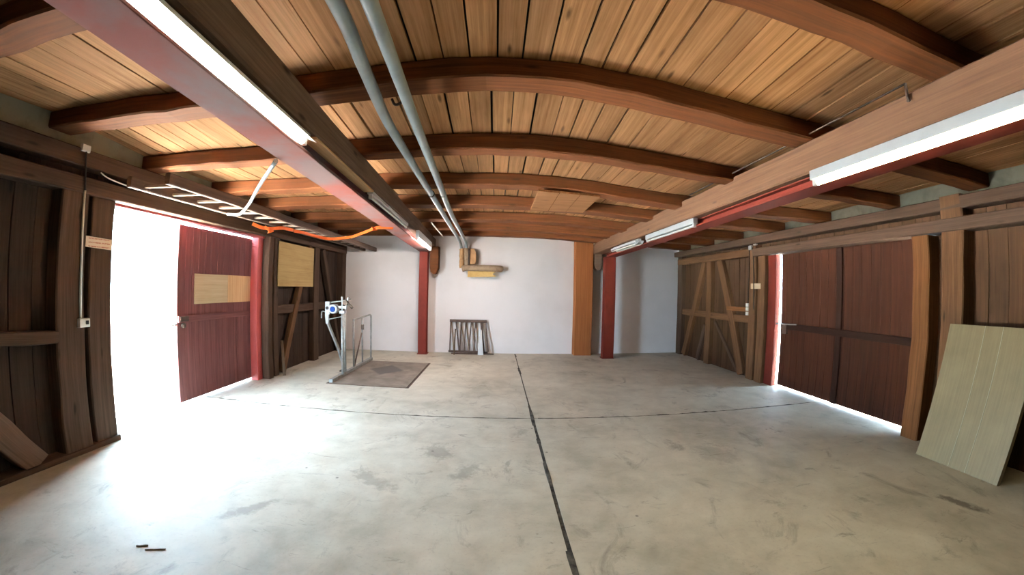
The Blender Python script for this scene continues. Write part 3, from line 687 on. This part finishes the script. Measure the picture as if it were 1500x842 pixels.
m = MB(); m.box(-2.77, -2.60, 6.33, 6.36, 1.20, 1.245, .004); m.build('weigh_bar', S, t)
m = MB(); m.box(-2.695, -2.605, 6.30, 6.40, 1.115, 1.165, .006); m.build('column_cap', M['headw'], t)
m = MB(); m.beam([(-2.655, 6.345, 1.16), (-2.665, 6.345, 1.40)], .03, .03); m.beam([(-2.60, 6.345, 1.18), (-2.545, 6.345, 1.40)], .035, .03); m.build('pivot_bracket', S, t)
m = MB(); m.beam([(-2.58, 6.34, 1.33), (-2.47, 6.34, 1.21)], .04, .04); m.lathe([(.0001, 6.30), (.045, 6.30), (.045, 6.38), (.0001, 6.38)], (-2.59, 0, 1.30), 14, 'y'); m.build('counterweight', M['dark'], t)
tubep('crank_handle', smooth_path([(-2.97, 6.345, 1.13), (-3.02, 6.345, 1.14), (-3.045, 6.345, 1.12), (-3.05, 6.345, 1.02)], 4), .011)

# ------------------------------------------------------------------ rack leaning on the back wall
t = thing('iron_rack', (-.68, 9.25, 0), 'rusty iron bar rack leaning against the white back wall', 'rack')
def gy(z): return 9.20+.13*z/.83
m = MB(); m.beam([(-1.14, gy(.79), .795), (-.235, gy(.79), .795)], .05, .065); m.build('top_rail', M['rust'], t)
m = MB(); m.beam([(-1.15, gy(.06), .06), (-.43, gy(.06), .055)], .04, .05); m.build('bottom_rail', M['rust'], t)
m = MB(); m.beam([(-.33, gy(.05), .05), (-.20, gy(.05), .05)], .05, .04); m.build('foot', M['rubber'], t)
m = MB(); m.beam([(-1.08, gy(.0)-.01, .015), (-.05, gy(.0)-.01, .015)], .04, .026); m.build('floor_bar', M['rust'], t)
for xt, xb, w in ((-1.117, -1.12, .03), (-.985, -.89, .034), (-.862, -.872, .034), (-.747, -.769, .028), (-.614, -.655, .03), (-.512, -.532, .03), (-.372, -.296, .055), (-.262, -.19, .032)):
    m = MB(); m.beam([(xb, gy(.06), .06), (xt, gy(.78), .78)], w, .025, up=(0, 1, 0)); m.build('bar', M['rust'], t)
for xt, xb in ((-1.10, -1.03), (-.87, -.74), (-.74, -.66), (-.60, -.50), (-.50, -.42)):  # slim strips standing in for the bars' cast shadows on the wall
    m = MB(); m.beam([(xb, 9.30, .04), (xt, gy(.76)+.03, .76)], .022, .018, up=(0, 1, 0)); m.build('bar_shadow_strip', M['wrapg'], t)
m = MB(); m.prism([(-.435, .0), (-.300, .0), (-.352, .60), (-.425, .60)], 0, .018, lambda u, v, d: (u, 9.10+.09*v/.6+d, v))
tag(m.build('white_board', M['white'], loc=(-.37, 9.12, 0)), 'narrow white board leaning on the right side of the iron rack', 'board')
m = MB(); m.beam([(-1.0, 9.06, 0.), (-.985, 9.185, .61)], .03, .02)
tag(m.build('wooden_stake', M['stick'], loc=(-1, 9.08, 0)), 'thin dark stake leaning on the left side of the iron rack', 'stake')

# splinters on the floor
for k, (a, b, r, lab) in enumerate((((-2.16, 1.65), (-2.095, 1.68), .004, 'short dark splinter lying on the floor in front of the open doorway'), ((-2.08, 1.64), (-1.965, 1.69), .003, 'thin long splinter on the floor beside the shorter one'))):
    m = MB(); m.beam([(a[0], a[1], r), (b[0], b[1], r)], r*2.6, r*2, seg=4, jit=.001)
    tag(m.build('wood_splinter', M['stick'], loc=(a[0], a[1], 0)), lab, 'splinter')

# ------------------------------------------------------------------ light
W = bpy.data.worlds.new('overcast sky'); SC.world = W; W.use_nodes = True
bg = W.node_tree.nodes['Background']; bg.inputs[0].default_value = (.58, .80, 1.0, 1); bg.inputs[1].default_value = 19.5
def portal(loc, rot, sx, sy):
    L = bpy.data.lights.new('doorway portal', 'AREA'); L.shape = 'RECTANGLE'; L.size = sx; L.size_y = sy; L.cycles.is_portal = True
    o = bpy.data.objects.new('doorway_portal', L); COL.objects.link(o); o.location = loc; o.rotation_euler = rot
sun = bpy.data.lights.new('sun', 'SUN'); sun.energy = 720; sun.angle = math.radians(1); sun.color = (1, .95, .87)
so = bpy.data.objects.new('sun', sun); COL.objects.link(so); so.rotation_euler = (math.radians(-38), math.radians(4), 0); so.location = (6, 0, 9)
portal((-4.14, 4.3, 1.18), (0, math.radians(-90), 0), 2.4, 2.9)

# ------------------------------------------------------------------ camera (wide lens with barrel bending)
cam = bpy.data.cameras.new('camera'); co = bpy.data.objects.new('camera', cam); COL.objects.link(co); SC.camera = co
r, u, b = V((.99899935, -.03876985, .02229797)), V((-.02243618, -.00313328, .99974337)), V((-.03869003, -.99924325, -.00399999))
mw = Matrix.Identity(4)
for i in range(3): mw[i][0], mw[i][1], mw[i][2] = r[i], u[i], b[i]
mw[0][3], mw[1][3], mw[2][3] = 0, 0, 1.6
co.matrix_world = mw
cam.type = 'PANO'; cam.panorama_type = 'FISHEYE_LENS_POLYNOMIAL'; cam.sensor_fit = 'HORIZONTAL'; cam.sensor_width = 36; cam.sensor_height = 36*842/1500
cam.fisheye_fov = math.radians(175)
q = 13.44
cam.fisheye_polynomial_k0 = 0; cam.fisheye_polynomial_k1 = -1/q; cam.fisheye_polynomial_k2 = 0; cam.fisheye_polynomial_k3 = .0871/q**3; cam.fisheye_polynomial_k4 = -.0043/q**4
cam.clip_start = .01

SC.view_settings.view_transform = 'Standard'; SC.view_settings.look = 'None'; SC.view_settings.gamma = 1; SC.view_settings.use_curve_mapping = False
SC.view_settings.exposure = 1.6
SC.cycles.use_denoising = True
SC.cycles.max_bounces = 10; SC.cycles.diffuse_bounces = 8; SC.cycles.glossy_bounces = 3
SC.cycles.sample_clamp_indirect = 8
